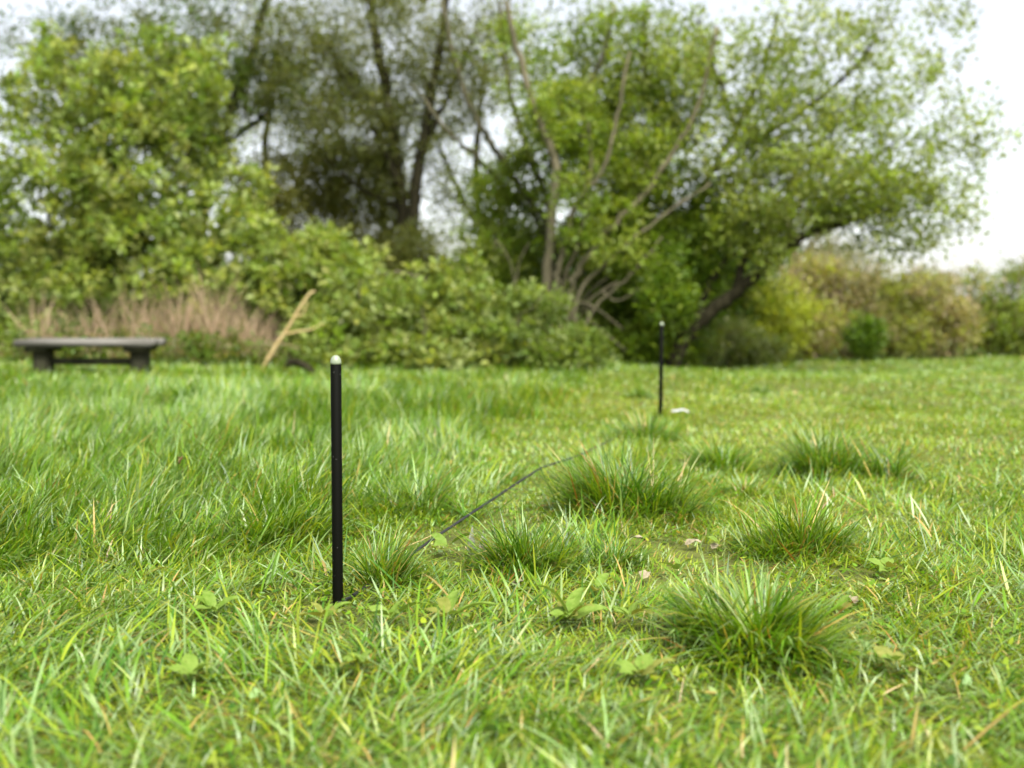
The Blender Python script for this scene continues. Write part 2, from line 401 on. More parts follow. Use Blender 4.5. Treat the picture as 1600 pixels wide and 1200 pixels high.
def coarse(n, y0, y1):                      # long flattened blades tangled over the short turf
    x, y = sample(y0, y1, n); lush, edge, clump, big = zones(x, y)
    m_ = vnoise(x, y, .35, 15); k = rng.random(len(x)) < sst(m_, .25, .7) * (.18 + .82 * sst(-x + .15 * y, -.4, .6)) + .05
    k &= np.exp(-(((x - P1[0]) / .10) ** 2 + ((y - P1[1] + .08) / .14) ** 2)) < .4
    for c in WB: k &= np.hypot(x - c[0], y - c[1] + .06) > .085
    k &= cord_near(x, y) < .3
    for c, r in BARE: k &= np.hypot(x - c[0], (y - c[1] + .08)) > r * 1.1
    x, y, lush = x[k], y[k], lush[k]; N = len(x)
    flow = vnoise(x, y, .6, 16) * 6 - 3 + rng.normal(0, .7, N)
    L = rng.uniform(.07, .17, N) * (1 + .25 * lush); w = rng.uniform(.0035, .0078, N)
    V, F, m = blades(np.stack([x, y, terrain(x, y) + rng.uniform(0, .02, N)], -1), flow, L, w, rng.uniform(.45, 1.2, N) + .45 * (1 - sst(y, 2.6, 3.4)) * rng.random(N), rng.uniform(-.1, .9, N), 4, rng.normal(0, .5, N))
    o = np.ones(N); wts = np.stack([.35 * o, .8 * o, .5 * o, .75 * o, .05 * o, .0 * o], 1)
    return V, F, np.repeat(mixcol(N, wts), m, 0)

for nm, lst, lab in (
    ('grass', [lawn(1.5, 3.2, 14500, 3, 1.0), lawn(3.2, 5.0, 8800, 3, 1.1), coarse(1500, 1.5, 4.8)], 'short trodden green grass around the near post'),
    ('grass', [lawn(5.0, 8.0, 4300, 2, 1.6), lawn(8.0, 13.0, 1250, 2, 2.4), lawn(13.0, 24.0, 330, 2, 4.0, xlo=-1.0)], 'green field grass reaching back to the hedge')):
    V, F, C = join(lst)
    o = obj(nm, mesh_np(nm, V, F, C), M_grass, kind='stuff'); tag(o, lab, 'grass')

# ------------------------------------------------------------------ the two posts, the cord and the white scrap
POST_H = .632; POST_R = .0138
tube_me = mesh_np('tube', *lathe([(.0, -.14), (POST_R * .9, -.135), (POST_R, -.10), (POST_R, POST_H - .002), (POST_R - .0015, POST_H), (0, POST_H)], 28))
cap_prof = [(0, POST_H - .004), (POST_R + .0003, POST_H - .004), (POST_R + .0003, POST_H)] + [((POST_R + .0003) * math.cos(a) ** 1.05, POST_H + .0195 * math.sin(a)) for a in np.linspace(.05, math.pi / 2 - .02, 10)] + [(0, POST_H + .0195)]
cap_me = mesh_np('cap', *lathe(cap_prof, 28))
for P, lab, ry in ((P1, 'slim black tube post with milky dome cap, where the cord starts amid trodden grass', .004), (P2, 'slim black tube post with pale cap behind a small tussock and beside white scrap', .003)):
    t = thing('marker_post', lab, 'post', (P[0], P[1], float(terrain(P[0], P[1]))), 'capped black marker posts')
    t.rotation_euler = (0, ry, 0)
    obj('tube', tube_me, M_post, t); obj('cap', cap_me, M_cap, t)

def on_cord_plane(px, py):                 # where that sight line meets the vertical plane through both posts
    n = np.array([CB[1] - CA[1], -(CB[0] - CA[0]), 0]); d = ray(px, py); o = np.array([0, 0, CAM_H])
    return o + d * (n @ (np.array([*CA, 0]) - o)) / (n @ d)
cp_ = [P1 + np.array([.014, .012, .012]), on_cord_plane(585, 908), on_cord_plane(640, 868), on_cord_plane(690, 833), on_cord_plane(770, 780), on_cord_plane(838, 735.5), on_cord_plane(857, 727), on_cord_plane(900, 713), on_cord_plane(945, 692), P2 + np.array([-.01, 0, .012])]
cp_ = catmull(cp_, 8); cp_ = np.insert(cp_, 0, [P1 + np.array([.0, -.0165, .014]), P1 + np.array([.016, -.006, .014])], 0)
cord = obj('cord', mesh_np('cord', *tube(cp_, .0046, 8)), M_cord); tag(cord, 'thin black cord pulled low over the grass from one post to the other', 'cord')

c = gnd(1063, 652); sv = []; sf = []
for i, u in enumerate(np.linspace(-1, 1, 13)):
    for v in (-1, 0, 1): sv.append((c[0] + u * .060, c[1] + v * .010 + .01 * u, .040 + .012 * (1 - u * u) + .004 * v + .003 * math.sin(5 * u)))
    if i: a = (i - 1) * 3; sf += [(a, a + 3, a + 4), (a, a + 4, a + 1), (a + 1, a + 4, a + 5), (a + 1, a + 5, a + 2)]
n0 = len(sv); sv += [(x, y, z - .003) for x, y, z in sv]; sf += [(a + n0, d + n0, b + n0) for a, b, d in sf]
per = [i * 3 for i in range(13)] + [37, 38] + [i * 3 + 2 for i in range(11, -1, -1)] + [1]
for q in range(len(per)): a, b = per[q], per[(q + 1) % len(per)]; sf += [(a, b, b + n0), (a, b + n0, a + n0)]
scrap = obj('plastic_scrap', mesh_np('plastic_scrap', np.array(sv), np.array(sf)), M_white); tag(scrap, 'small curled white plastic strip lying on short grass', 'scrap')

# ------------------------------------------------------------------ tussocks
def tussock(px, py, wpx, hpx, n, label, deep=.6, wmul=1.0, name='grass_tussock', dry=.08, lean=None):
    b = gnd(px, py); Y = b[1]; k = FPX / Y; R = wpx / k * .5; H = hpx / k * 1.3
    b[2] = float(terrain(b[0], b[1]))
    t = thing(name, label, 'grass tussock', b, 'tussocks standing out of the turf')
    ns = 9; sc = np.stack([rng.normal(0, .40, ns), rng.normal(0, .32, ns)], -1) * R; sc[0] *= .3
    sh = rng.uniform(.4, 1.05, ns); sh[0] = 1.0; pw = rng.uniform(.3, 1, ns); pw[0] = 1.6; si = rng.choice(ns, n, p=pw / pw.sum())
    la = rng.uniform(-math.pi, math.pi, ns); lt = rng.uniform(.1, .6, ns)
    r = np.abs(rng.normal(0, .27, n)) * R; a = rng.uniform(-math.pi, math.pi, n)
    dx = sc[si, 0] + r * np.cos(a); dy = sc[si, 1] + r * np.sin(a)
    x = b[0] + dx; y = b[1] + dy; r = np.minimum(np.hypot(dx, dy), R); a2 = np.arctan2(dy, dx)
    pick = rng.random(n); az = np.where(pick < .35, a2, np.where(pick < .75, la[si], a)) + rng.normal(0, .6, n)
    L = H * sh[si] * rng.uniform(.3, 1.25, n)
    th0 = .05 + lt[si] * .8 + .25 * (r / R) + np.abs(rng.normal(0, .2, n)); curl = rng.uniform(.0, 1.5, n)
    flat = rng.random(n) < .12; th0 = np.where(flat, rng.uniform(1.0, 1.5, n), th0)
    if lean is not None: az = np.where(rng.random(n) < .5, lean + rng.normal(0, .6, n), az)
    z = terrain(x, y) - .008
    w = rng.uniform(.0024, .0052, n) * wmul
    o = np.ones(n); wts = np.stack([1.25 * deep * o, .9 * o, .4 * o, .32 * o, dry * o + .5 * flat, .4 * dry * o + .1 * flat], 1)
    V, F, m = blades(np.stack([x, y, z], -1), az, L, w, th0, curl, 4 if Y < 5 else 3, rng.normal(0, .5, n))
    part('blades', V, F, M_grass, t, np.repeat(mixcol(n, wts), m, 0), 'stuff')

for px, py, w_, h_, n_, lab, dp, wm, dr, ln in TUSS: tussock(px, py, w_, h_, int(n_ * 1.35), lab, dp, wm, dry=dr, lean=ln)

# ------------------------------------------------------------------ broad-leaved weeds, withered and dead leaves
def leaf_mesh(name, l, w, bend, fold, tip=.55, wav=0.0, nu=7):
    V, F = [], []
    for i in range(nu):
        u = i / (nu - 1); wd = w * .5 * (math.sin(math.pi * min(1, (u + .06) ** tip)) ** .8 if 0 < u < 1 else .06)
        z = bend * math.sin(u * 2.2) * l; xx = l * u * (1 - .15 * bend * u)
        for s in (-1, 0, 1):
            V.append((xx, s * wd, z + abs(s) * wd * fold + (s * wav * math.sin(9 * u) * w)))
        if i: a = (i - 1) * 3; F += [(a, a + 3, a + 4), (a, a + 4, a + 1), (a + 1, a + 4, a + 5), (a + 1, a + 5, a + 2)]
    return mesh_np(name, np.array(V), np.array(F))
LM = [leaf_mesh('leaf', .085, .030, .30, .35, .75, .03), leaf_mesh('leaf', .070, .036, .16, .25, .8, .05), leaf_mesh('leaf', .10, .030, .22, .45, .7, .04), leaf_mesh('leaf', .048, .040, .12, .2, .85, .03)]
LM2 = [m.copy() for m in LM]
for m in LM: m.materials.append(M_weed)
for m in LM2: m.materials.append(M_weed2)

def weed(px, py, n, sc, label, kinds=(0, 1, 2), up=.3, yellow=.3, spread=2 * math.pi, a0=0):
    b = gnd(px, py); b[2] = float(terrain(b[0], b[1])) + .012
    t = thing('broadleaf_weed', label, 'weed', b, 'broad-leaved weeds in the turf')
    for i in range(n):
        k = random.choice(kinds); me = (LM2 if random.random() < yellow else LM)[k]
        o = obj('leaf', me, None, t); a = a0 + spread * (i + random.uniform(-.3, .3)) / n
        o.rotation_euler = (random.uniform(-.5, .5), -up * random.uniform(-.2, 1.3), a)
        s = sc * random.uniform(.7, 1.25); o.scale = (s, s, s); o.location = (math.cos(a) * .004, math.sin(a) * .004, random.uniform(0, .012) + .016)
random.seed(11)
for px, py, n_, s_, lab in WEEDS: weed(px, py, n_, s_, lab, yellow=0 if 'dark' in lab else .85 if 'yellowing' in lab else .3, up=.12 if 'under the cord' in lab else .3, kinds=(3, 1) if 'round' in lab or 'clover' in lab or 'plantain' in lab else (0, 1, 2))

M_wither = noise_mat('withered_grey_leaf', (.16, .16, .12), (.26, .27, .20), 60, .8, .4, 100, (1, 1, .2))
wl = leaf_mesh('withered_leaf', .085, .022, .05, .8, .6, .02)
for px, py, s, lab, rx in ((737, 872, 1.25, 'taller of two grey withered leaves standing upright by the cord', .1), (755, 868, 1.0, 'shorter grey withered leaf standing against the dense tussock', -.15)):
    b = gnd(px, py); b[2] = float(terrain(b[0], b[1])) - .004
    o = obj('withered_leaf', wl, M_wither, loc=b); o.scale = (s, s, s); o.rotation_euler = (rx, -1.45, 1.35); tag(o, lab, 'leaf', 'withered leaves')

dm = leaf_mesh('dead_leaf', .055, .032, .22, .4, .8, .10)
for px, py, s, rz, lab in ((1070, 862, 1.0, .2, 'curled pale dead leaf on the bare soil patch'), (1012, 858, 1.1, 2.9, 'greyish dead leaf at the foot of the broad dark tussock'), (1003, 916, 1.0, 1.2, 'brown dead leaf on trodden turf behind the dock rosette'), (1112, 868, .8, .9, 'small dead leaf beside the weed with two pale leaves'), (1190, 932, .9, 2.0, 'dark dead leaf flattened behind the lush tussock'), (800, 925, .7, .5, 'tan dead leaf lying in front of the dense tussock'), (1335, 955, .8, 1.5, 'dead leaf lying beside the flat pale plantain')):
    b = gnd(px, py); b[2] = float(terrain(b[0], b[1])) + .02
    o = obj('dead_leaf', dm, M_dead, loc=b); o.scale = (s, s, s); o.rotation_euler = (.15, .05, rz); tag(o, lab, 'dead leaf', 'dead leaves on the turf')

sb = [on_cord_plane(606, 905) + [0, -.03, 0], on_cord_plane(612, 880) + [0, -.03, .0], on_cord_plane(635, 856) + [0, -.02, .004], on_cord_plane(660, 845) + [0, -.012, .005], on_cord_plane(682, 836) + [0, -.008, .008]]
sb = catmull(sb, 4); V, F = tube(sb, np.linspace(.0032, .0012, len(sb)), 5)
o = obj('straw_blade', mesh_np('straw_blade', V, F), M_deadwood); tag(o, 'long yellow dead blade draped along the cord', 'straw')
# small creeping leaves between the blades of the trodden turf
def creeping(n):
    x, y = sample(1.6, 4.6, n); lush, edge, clump, big = zones(x, y)
    k = (rng.random(len(x)) > lush) & (vnoise(x, y, .22, 9) > .5); x, y = x[k], y[k]; N = len(x)
    az = rng.uniform(-math.pi, math.pi, N); L = rng.uniform(.010, .026, N)
    V, F, m = blades(np.stack([x, y, terrain(x, y) + rng.uniform(.005, .03, N)], -1), az, L, L * rng.uniform(.4, .75, N), rng.uniform(.8, 1.7, N), rng.uniform(-.3, .5, N), 3)
    o = np.ones(N); wts = np.stack([.5 * o, .9 * o, .6 * o, .3 * o, .03 * o, .0 * o], 1)
    return V, F, np.repeat(mixcol(N, wts), m, 0)
V, F, C = creeping(900)
o = obj('clover', mesh_np('clover', V, F, C), M_grass, kind='stuff'); tag(o, 'small creeping clover leaves scattered in the trodden turf', 'clover')

# ------------------------------------------------------------------ trees and shrubs
def leaf_cloud(cen, rad, per, size, pal, up=.45, flat=.8, aspect=.5):
    M = len(cen); N = M * per
    off = rng.normal(0, 1, (N, 3)) * np.repeat(rad, per)[:, None] * np.array([1, 1, flat]) * .62
    p = np.repeat(cen, per, 0) + off
    d = off / (np.linalg.norm(off, axis=1, keepdims=True) + 1e-6) + rng.normal(0, .6, (N, 3)) + [0, 0, up * .6]
    d /= np.linalg.norm(d, axis=1, keepdims=True)
    nn = rng.normal(0, .7, (N, 3)) + [0, 0, up * 1.6]
    s = np.cross(d, nn); s /= np.linalg.norm(s, axis=1, keepdims=True) + 1e-6
    nn = np.cross(s, d)
    L = size * 1.35 * rng.uniform(.6, 1.35, N)[:, None]
    mid = p + d * L * .48
    V = np.stack([p, mid + s * L * aspect * .5 + nn * L * .09, p + d * L, mid - s * L * aspect * .5 + nn * L * .09], 1).reshape(-1, 3)
    F = (np.array([(0, 2, 1), (0, 3, 2)])[None] + (np.arange(N) * 4)[:, None, None]).reshape(-1, 3)
    pal = np.asarray(pal, float); cc = pal[rng.integers(0, len(pal), M)] * rng.uniform(.62, 1.3, (M, 1))
    C = np.repeat(cc, per, 0) * rng.uniform(.75, 1.3, (N, 1)) * rng.uniform(.92, 1.08, (N, 3))
    return V, F, np.repeat(C, 4, 0)

def blob(px, py, Y, rx, ry, rz, n, shell=.45):
    u = rng.normal(0, 1, (n, 3)); u /= np.linalg.norm(u, axis=1, keepdims=True)
    r = (rng.random((n, 1)) ** (1 / 3)) * (1 - shell) + shell * rng.random((n, 1)) ** .2
    return at(px, py, Y) + u * r * np.array([rx, ry, rz]) * (1 + .25 * rng.normal(0, 1, (n, 1)) * .6)

def plant(name, label, cat, base, limbs, blobs, pal, size, per, rad, bark, twig=None, trunk_n=1, group=None, aspect=.5, twigs=True, up=.45, extra_twigs=0, trunk_rough=.15, km=1.5):
    """limbs: (pixel polyline, depth or list of depths, base radius, tip radius); blobs: crown masses that carry leaf sprays"""
    b = np.array(base, float); b[2] = float(terrain(b[0], b[1]))
    t = thing(name, label, cat, b, group)
    samp = []; srad = []
    for i, (pp, Y, r0, r1) in enumerate(limbs):
        Ys = [Y] * len(pp) if np.isscalar(Y) else Y
        P = np.array([at(x, y, yy) for (x, y), yy in zip(pp, Ys)])
        P = catmull(P, 6); n = len(P)
        P[1:-1] += rng.normal(0, .012, (n - 2, 3))
        if i < trunk_n: P[0, 2] = min(P[0, 2], float(terrain(P[0, 0], P[0, 1])) - .08)
        R = np.linspace(1, 0, n) ** .8 * (r0 - r1) + r1
        V, F = tube(P, R, 9 if r0 > .03 else 6, trunk_rough)
        part('trunk' if i < trunk_n else 'limb', V, F, bark[min(i, len(bark) - 1)] if isinstance(bark, list) else bark, t)
        samp.append(P); srad.append(R)
    cen = np.concatenate([blob(*q[:6], int(q[6] * km)) for q in blobs])
    gz = terrain(cen[:, 0], cen[:, 1]); cen = cen[cen[:, 2] > gz + .06]
    if samp:
        Sx = np.concatenate(samp); Sr = np.concatenate(srad)
    else:
        k = 6; Sx = np.stack([b[0] + rng.normal(0, .12, k), b[1] + rng.normal(0, .12, k), np.full(k, b[2])], -1); Sr = np.full(k, .02)
    if twigs:
        tw = []
        pts = cen
        if extra_twigs: pts = np.vstack([cen, np.concatenate([blob(*q[:6], max(1, int(q[6] * extra_twigs))) for q in blobs])])
        grown = [Sx]; grn = [Sr]
        order = np.argsort(np.min(np.linalg.norm(pts[:, None] - Sx[None, ::3], axis=2), 1))
        ALL = Sx; AR = Sr
        for q in order:
            c = pts[q]
            d = np.linalg.norm(ALL - c, axis=1) + .7 * np.maximum(0, ALL[:, 2] - c[2])
            j = int(np.argmin(d)); a = ALL[j]; D = np.linalg.norm(c - a)
            if D < .05: continue
            m1 = a + (c - a) * .35 + rng.normal(0, .06, 3) * D + [0, 0, .05 * D]; m2 = a + (c - a) * .7 + rng.normal(0, .06, 3) * D + [0, 0, .07 * D]
            P = np.array([a, m1, m2, c]); r0 = min(AR[j] * .7, .006 + .010 * D)
            V, F = tube(P, [r0, r0 * .75, r0 * .5, .002], 3); tw.append((V, F[:-6]))
            ALL = np.vstack([ALL, [m1, m2, c]]); AR = np.concatenate([AR, [r0 * .75, r0 * .5, .004]])
        if tw:
            V, F = join(tw); part('twigs', V, F, twig, t, kind='stuff')
    if per:
        V, F, C = leaf_cloud(cen, rng.uniform(.5, 1.35, len(cen)) * rad, per, size, pal, up, aspect=aspect)
        part('crown', V, F, M_leaf, t, C, 'stuff')
    return t

ELDER = [(.22, .285, .055), (.255, .315, .08), (.17, .24, .04), (.27, .305, .07)]
WILLOW = [(.17, .245, .018), (.205, .27, .03), (.125, .19, .014), (.235, .285, .05)]
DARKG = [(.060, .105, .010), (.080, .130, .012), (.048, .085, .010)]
OLIVE = [(.115, .130, .030), (.14, .155, .042), (.095, .115, .026)]
CROWN = [(.205, .265, .04), (.245, .30, .055), (.165, .22, .034), (.265, .31, .075)]
YELG = [(.29, .33, .03), (.32, .36, .045), (.25, .29, .036)]
TAN = [(.33, .275, .15), (.37, .31, .175), (.27, .255, .12)]

# tall elder at the bench end
plant('elder_shrub', 'tall leafy elder shrub behind the dry reeds and the bench', 'shrub', at(230, 560, 14.2),
      [([(240, 560), (262, 430), (285, 340), (290, 250), (300, 130)], 14.2, .05, .02), ([(200, 560), (190, 420), (150, 300), (120, 180)], 14.2, .05, .02), ([(225, 560), (230, 400), (225, 280), (235, 120)], 14.4, .045, .02), ([(170, 560), (110, 430), (60, 300)], 14.4, .04, .015)],
      [(225, 270, 14.2, 1.0, .8, 1.0, 170), (225, 420, 13.8, 1.1, .7, .85, 150), (300, 440, 13.8, .45, .5, .7, 50), (90, 330, 14.2, 1.1, .8, 1.3, 150), (240, 140, 14.2, .9, .7, .8, 90), (60, 480, 13.9, 1.1, .6, .7, 80), (110, 140, 14.4, .9, .8, .8, 60)],
      ELDER, .085, 30, .115, M_bark_olive, M_bark_pale, 4, 'leafy shrubs along the field edge', km=1.35)
plant('elder_shrub', 'sprawling elder shrub between dry reeds and twin-trunked tree', 'shrub', at(450, 560, 14),
      [([(430, 565), (420, 470), (395, 380), (380, 300), (376, 270)], 14, .04, .012), ([(450, 565), (470, 470), (500, 400), (520, 360)], 13.8, .04, .012), ([(440, 565), (440, 470), (445, 400), (440, 350)], 14, .035, .012)],
      [(400, 420, 13.8, .65, .6, .8, 130), (385, 300, 14, .25, .3, .35, 22), (480, 450, 13.5, .75, .6, .55, 140), (545, 450, 13.4, .5, .5, .45, 60), (350, 480, 13.5, .5, .5, .5, 50), (510, 375, 13.7, .25, .3, .2, 16)],
      ELDER, .085, 28, .105, M_bark_olive, M_bark_pale, 3, 'leafy shrubs along the field edge', km=1.0)
plant('bramble_shrub', 'low dense light green shrub at the foot of the twin-trunked tree', 'shrub', at(620, 570, 12.55),
      [([(600, 578), (590, 520), (560, 450), (600, 430), (655, 432), (690, 470)], 12.45, .022, .01), ([(640, 578), (650, 500), (660, 450)], 12.55, .025, .01), ([(700, 578), (690, 520), (720, 460)], 12.55, .025, .01), ([(540, 578), (510, 520), (530, 470)], 12.45, .022, .01), ([(655, 578), (665, 520), (660, 480)], 12.05, .02, .008)],
      [(600, 505, 12.45, .75, .5, .55, 150), (700, 510, 12.45, .65, .5, .55, 130), (520, 520, 12.45, .5, .5, .45, 70), (740, 460, 12.65, .3, .3, .25, 24), (780, 530, 12.25, .5, .4, .4, 70), (570, 428, 12.5, .10, .15, .18, 6), (640, 432, 12.5, .08, .12, .15, 5), (690, 440, 12.4, .12, .12, .16, 7), (745, 432, 12.6, .08, .1, .2, 6), (610, 450, 12.3, .3, .2, .1, 12), (650, 560, 11.95, 1.3, .3, .2, 90)],
      ELDER, .075, 26, .095, M_bark_pale, M_bark_pale, 5, 'leafy shrubs along the field edge', km=.72)
plant('bramble_shrub', 'small bright leafy shrub among pale broken branches', 'shrub', at(880, 575, 12.15),
      [([(850, 580), (838, 545), (828, 520), (812, 508)], 12.05, .03, .018), ([(880, 580), (890, 545), (905, 530)], 12.15, .02, .008), ([(830, 578), (800, 520), (850, 460)], 12.15, .018, .007)],
      [(880, 560, 11.95, .45, .35, .22, 55), (830, 545, 12.05, .3, .3, .2, 26), (905, 535, 11.95, .22, .25, .12, 18), (840, 480, 12.35, .35, .3, .2, 22), (800, 480, 12.45, .25, .3, .15, 14)],
      [(.16, .215, .04), (.18, .235, .05), (.13, .19, .03)], .06, 36, .11, M_bark_pale, M_bark_pale, 3, 'leafy shrubs along the field edge')
# twin-trunked dark tree with ivy
plant('twin_trunk_tree', 'dark twin-trunked tree with ivy round its base', 'tree', at(650, 560, 17.5),
      [([(652, 560), (648, 470), (640, 395), (624, 300), (612, 200), (588, 60), (570, -80)], 17.5, .15, .05), ([(645, 430), (643, 380), (646, 320), (655, 255), (664, 200), (690, 60), (700, -60)], 17.4, .12, .05), ([(622, 290), (600, 235), (570, 180), (520, 90)], 17.3, .06, .02), ([(660, 230), (700, 150), (740, 60)], 17.5, .05, .02), ([(614, 220), (560, 130), (500, 60)], 17.6, .05, .02), ([(628, 330), (560, 290), (500, 240)], 17.5, .04, .015)],
      [(650, 400, 17.2, .35, .3, .45, 50), (560, 200, 17.5, 1.1, .9, .7, 130), (600, 270, 17.6, .4, .5, .5, 30), (690, 160, 17.8, .9, .8, .9, 70), (600, 60, 17.5, 1.8, 1.2, .9, 150), (480, 120, 17.8, .9, .9, .9, 70), (760, 80, 17.8, .8, .8, .8, 40), (700, 290, 18.4, .6, .6, .6, 20)],
      OLIVE, .055, 34, .20, M_bark_dark, M_twig, 1, 'trees along the field edge', extra_twigs=.8)
for px, Y, lab, bls in ((420, 24, 'thin lacy tree far behind the hawthorn', [(400, 230, 24, 1.5, 1, 1.2, 80), (480, 160, 24, 1.5, 1, 1.2, 80), (420, 60, 24, 2.0, 1, 1.2, 80)]), (600, 25, 'thin lacy tree far behind the twin trunks', [(590, 330, 25, 1.2, 1, 1.0, 60), (620, 220, 25, 1.6, 1, 1.2, 80), (580, 90, 25, 2.0, 1, 1.4, 80)]), (750, 25, 'thin lacy tree seen through the gap before the willow', [(720, 390, 25, 1.0, 1, .9, 70), (735, 290, 25, 1.2, 1, 1.0, 45), (780, 180, 25, 1.7, 1, 1.2, 60), (730, 70, 25, 1.8, 1, 1.2, 60)])):
    yb = 471 + FPX * CAM_H / Y
    plant('lacy_tree', lab, 'tree', at(px, yb, Y), [([(px, yb), (px + 4, 400), (px - 6, 250), (px + 10, 80)], Y, .14, .04), ([(px + 4, 380), (px + 60, 250), (px + 110, 120)], Y, .07, .02), ([(px, 360), (px - 60, 240), (px - 90, 120)], Y, .07, .02)], bls, OLIVE + CROWN[:1], .07, 30, .28, M_bark_dark, M_twig, 1, 'trees along the field edge', extra_twigs=.8, km=1.0)
plant('hawthorn', 'twiggy olive hawthorn between the sprawling elder and the twin trunks', 'tree', at(520, 560, 18.5),
      [([(520, 560), (515, 450), (500, 380), (470, 300), (440, 240)], 18.5, .08, .03), ([(520, 470), (545, 380), (560, 300), (590, 240)], 18.5, .05, .02), ([(512, 430), (520, 340), (510, 260)], 18.6, .05, .02)],
      [(470, 290, 18.5, .85, .8, .7, 130), (550, 290, 18.5, .85, .7, .8, 140), (440, 350, 18.4, .6, .6, .6, 60), (530, 400, 18.2, 1.1, .8, .6, 120), (610, 370, 18.3, .45, .5, .5, 50)],
      [(.20, .205, .045), (.235, .235, .062), (.165, .18, .04)], .05, 40, .17, M_bark_dark, M_twig, 1, 'trees along the field edge', extra_twigs=.25)
plant('dark_tree', 'dark leaning tree rising behind the tall elder', 'tree', at(300, 560, 18),
      [([(300, 560), (310, 400), (320, 290), (345, 210), (390, 100), (420, -20)], 18, .14, .05), ([(318, 300), (290, 200), (250, 80)], 18, .07, .03), ([(335, 235), (400, 190), (450, 150)], 18.1, .05, .02)],
      [(330, 250, 18, .45, .5, .5, 40), (290, 170, 18, .9, .8, .8, 90), (420, 140, 18.2, .9, .8, .6, 55), (330, 60, 18, 1.6, 1.1, .9, 130), (170, 90, 18.3, 1.2, 1, 1, 80), (40, 120, 18.3, 1.2, 1, 1.2, 80)],
      DARKG + OLIVE, .055, 38, .2, M_bark_dark, M_twig, 1, 'trees along the field edge', extra_twigs=.6)
# many-stemmed willow in the middle
plant('willow', 'many-stemmed willow with pale upright stems fanning from one stool', 'tree', at(875, 572, 14.5),
      [([(858, 572), (855, 480), (857, 430), (866, 300), (868, 250), (850, 205), (815, 110), (790, 0)], 13.5, .072, .03),
       ([(872, 572), (870, 460), (874, 420), (885, 370), (902, 315), (938, 270), (960, 200), (985, 80)], 13.4, .045, .018),
       ([(888, 572), (890, 470), (903, 425), (945, 365), (1002, 310), (1050, 240), (1095, 150), (1120, 40)], 13.4, .048, .02),
       ([(892, 572), (905, 460), (965, 395), (1040, 335), (1110, 285)], 13.3, .032, .012), ([(866, 572), (880, 440), (915, 340), (925, 260), (918, 190)], 13.5, .030, .012), ([(895, 572), (930, 480), (985, 430), (1035, 370)], 13.3, .026, .010),
       ([(884, 572), (895, 450), (930, 400), (985, 330), (1030, 250)], 14.6, .045, .015),
       ([(878, 572), (865, 420), (842, 350), (800, 305), (745, 245), (700, 205), (640, 130)], 15.4, .055, .02),
       ([(876, 572), (870, 420), (852, 345), (818, 302), (782, 245), (752, 200), (715, 110), (690, 0)], 15.2, .06, .03),
       ([(874, 572), (868, 420), (858, 330), (836, 265), (812, 200), (790, 100), (780, 0)], 15.0, .055, .025),
       ([(880, 470), (960, 430), (1020, 360), (1060, 300)], 14.8, .045, .015),
       ([(890, 500), (940, 440), (1000, 425), (1050, 400)], 14.2, .03, .012),
       ([(868, 250), (900, 170), (940, 90), (960, 10)], 14.4, .04, .02)],
      [(950, 270, 14.0, .7, .6, .6, 80), (960, 370, 13.3, .5, .3, .5, 22), (900, 330, 13.2, .35, .2, .5, 10), (880, 170, 13.7, .5, .5, .5, 40), (1010, 260, 13.8, .5, .5, .5, 50), (900, 200, 14.5, .8, .7, .6, 110), (990, 200, 14.5, .9, .8, .8, 130), (820, 290, 15.4, .7, .6, .5, 80), (1000, 340, 14.6, .6, .6, .5, 80), (930, 380, 14.6, .5, .5, .5, 45), (1000, 90, 14.6, 1.1, .9, .8, 120), (850, 90, 14.8, 1.0, .8, .7, 70), (780, 390, 15.5, .7, .6, .5, 70), (760, 330, 16, .4, .5, .5, 30), (900, 490, 14.6, .5, .4, .4, 40)],
      WILLOW, .055, 32, .13, [M_bark_pale] * 7 + [M_bark_olive], M_twig, 11, 'trees along the field edge')
# broken branches in front of it
b0 = at(915, 570, 13.4); t = thing('dead_branch', 'pale broken branch fanning into bare forks in front of the dark thicket', 'branch', (b0[0], 13.4, float(terrain(b0[0], 13.4))))
for pp, r0, r1 in (([(880, 560), (884, 545), (900, 508), (917, 474), (940, 455), (965, 440)], .026, .012), ([(917, 474), (940, 488), (975, 516)], .022, .010), ([(918, 480), (922, 500), (945, 520), (978, 548)], .019, .008), ([(917, 474), (880, 470), (850, 472)], .020, .008), ([(878, 474), (870, 505), (866, 538)], .02, .009), ([(940, 455), (965, 470), (1000, 450)], .02, .008)):
    V, F = tube(catmull([at(x, y, 13.4 + .1 * math.sin(x)) for x, y in pp], 5), np.linspace(r0, r1, (len(pp) - 1) * 5 + 1), 7, .15); part('fork', V, F, M_bark_pale, t)
b0 = at(795, 575, 14.2); t = thing('dead_branch', 'thin bare forked branch standing beside the willow stems', 'branch', (b0[0], 14.2, float(terrain(b0[0], 14.2))))
for pp, r0, r1 in (([(775, 580), (785, 470), (806, 440), (811, 410), (827, 378)], .017, .009), ([(806, 445), (795, 405), (776, 376), (772, 392)], .013, .006)):
    V, F = tube(catmull([at(x, y, 13.9) for x, y in pp], 5), np.linspace(r0, r1, (len(pp) - 1) * 5 + 1), 7, .15); part('fork', V, F, M_bark_pale, t)
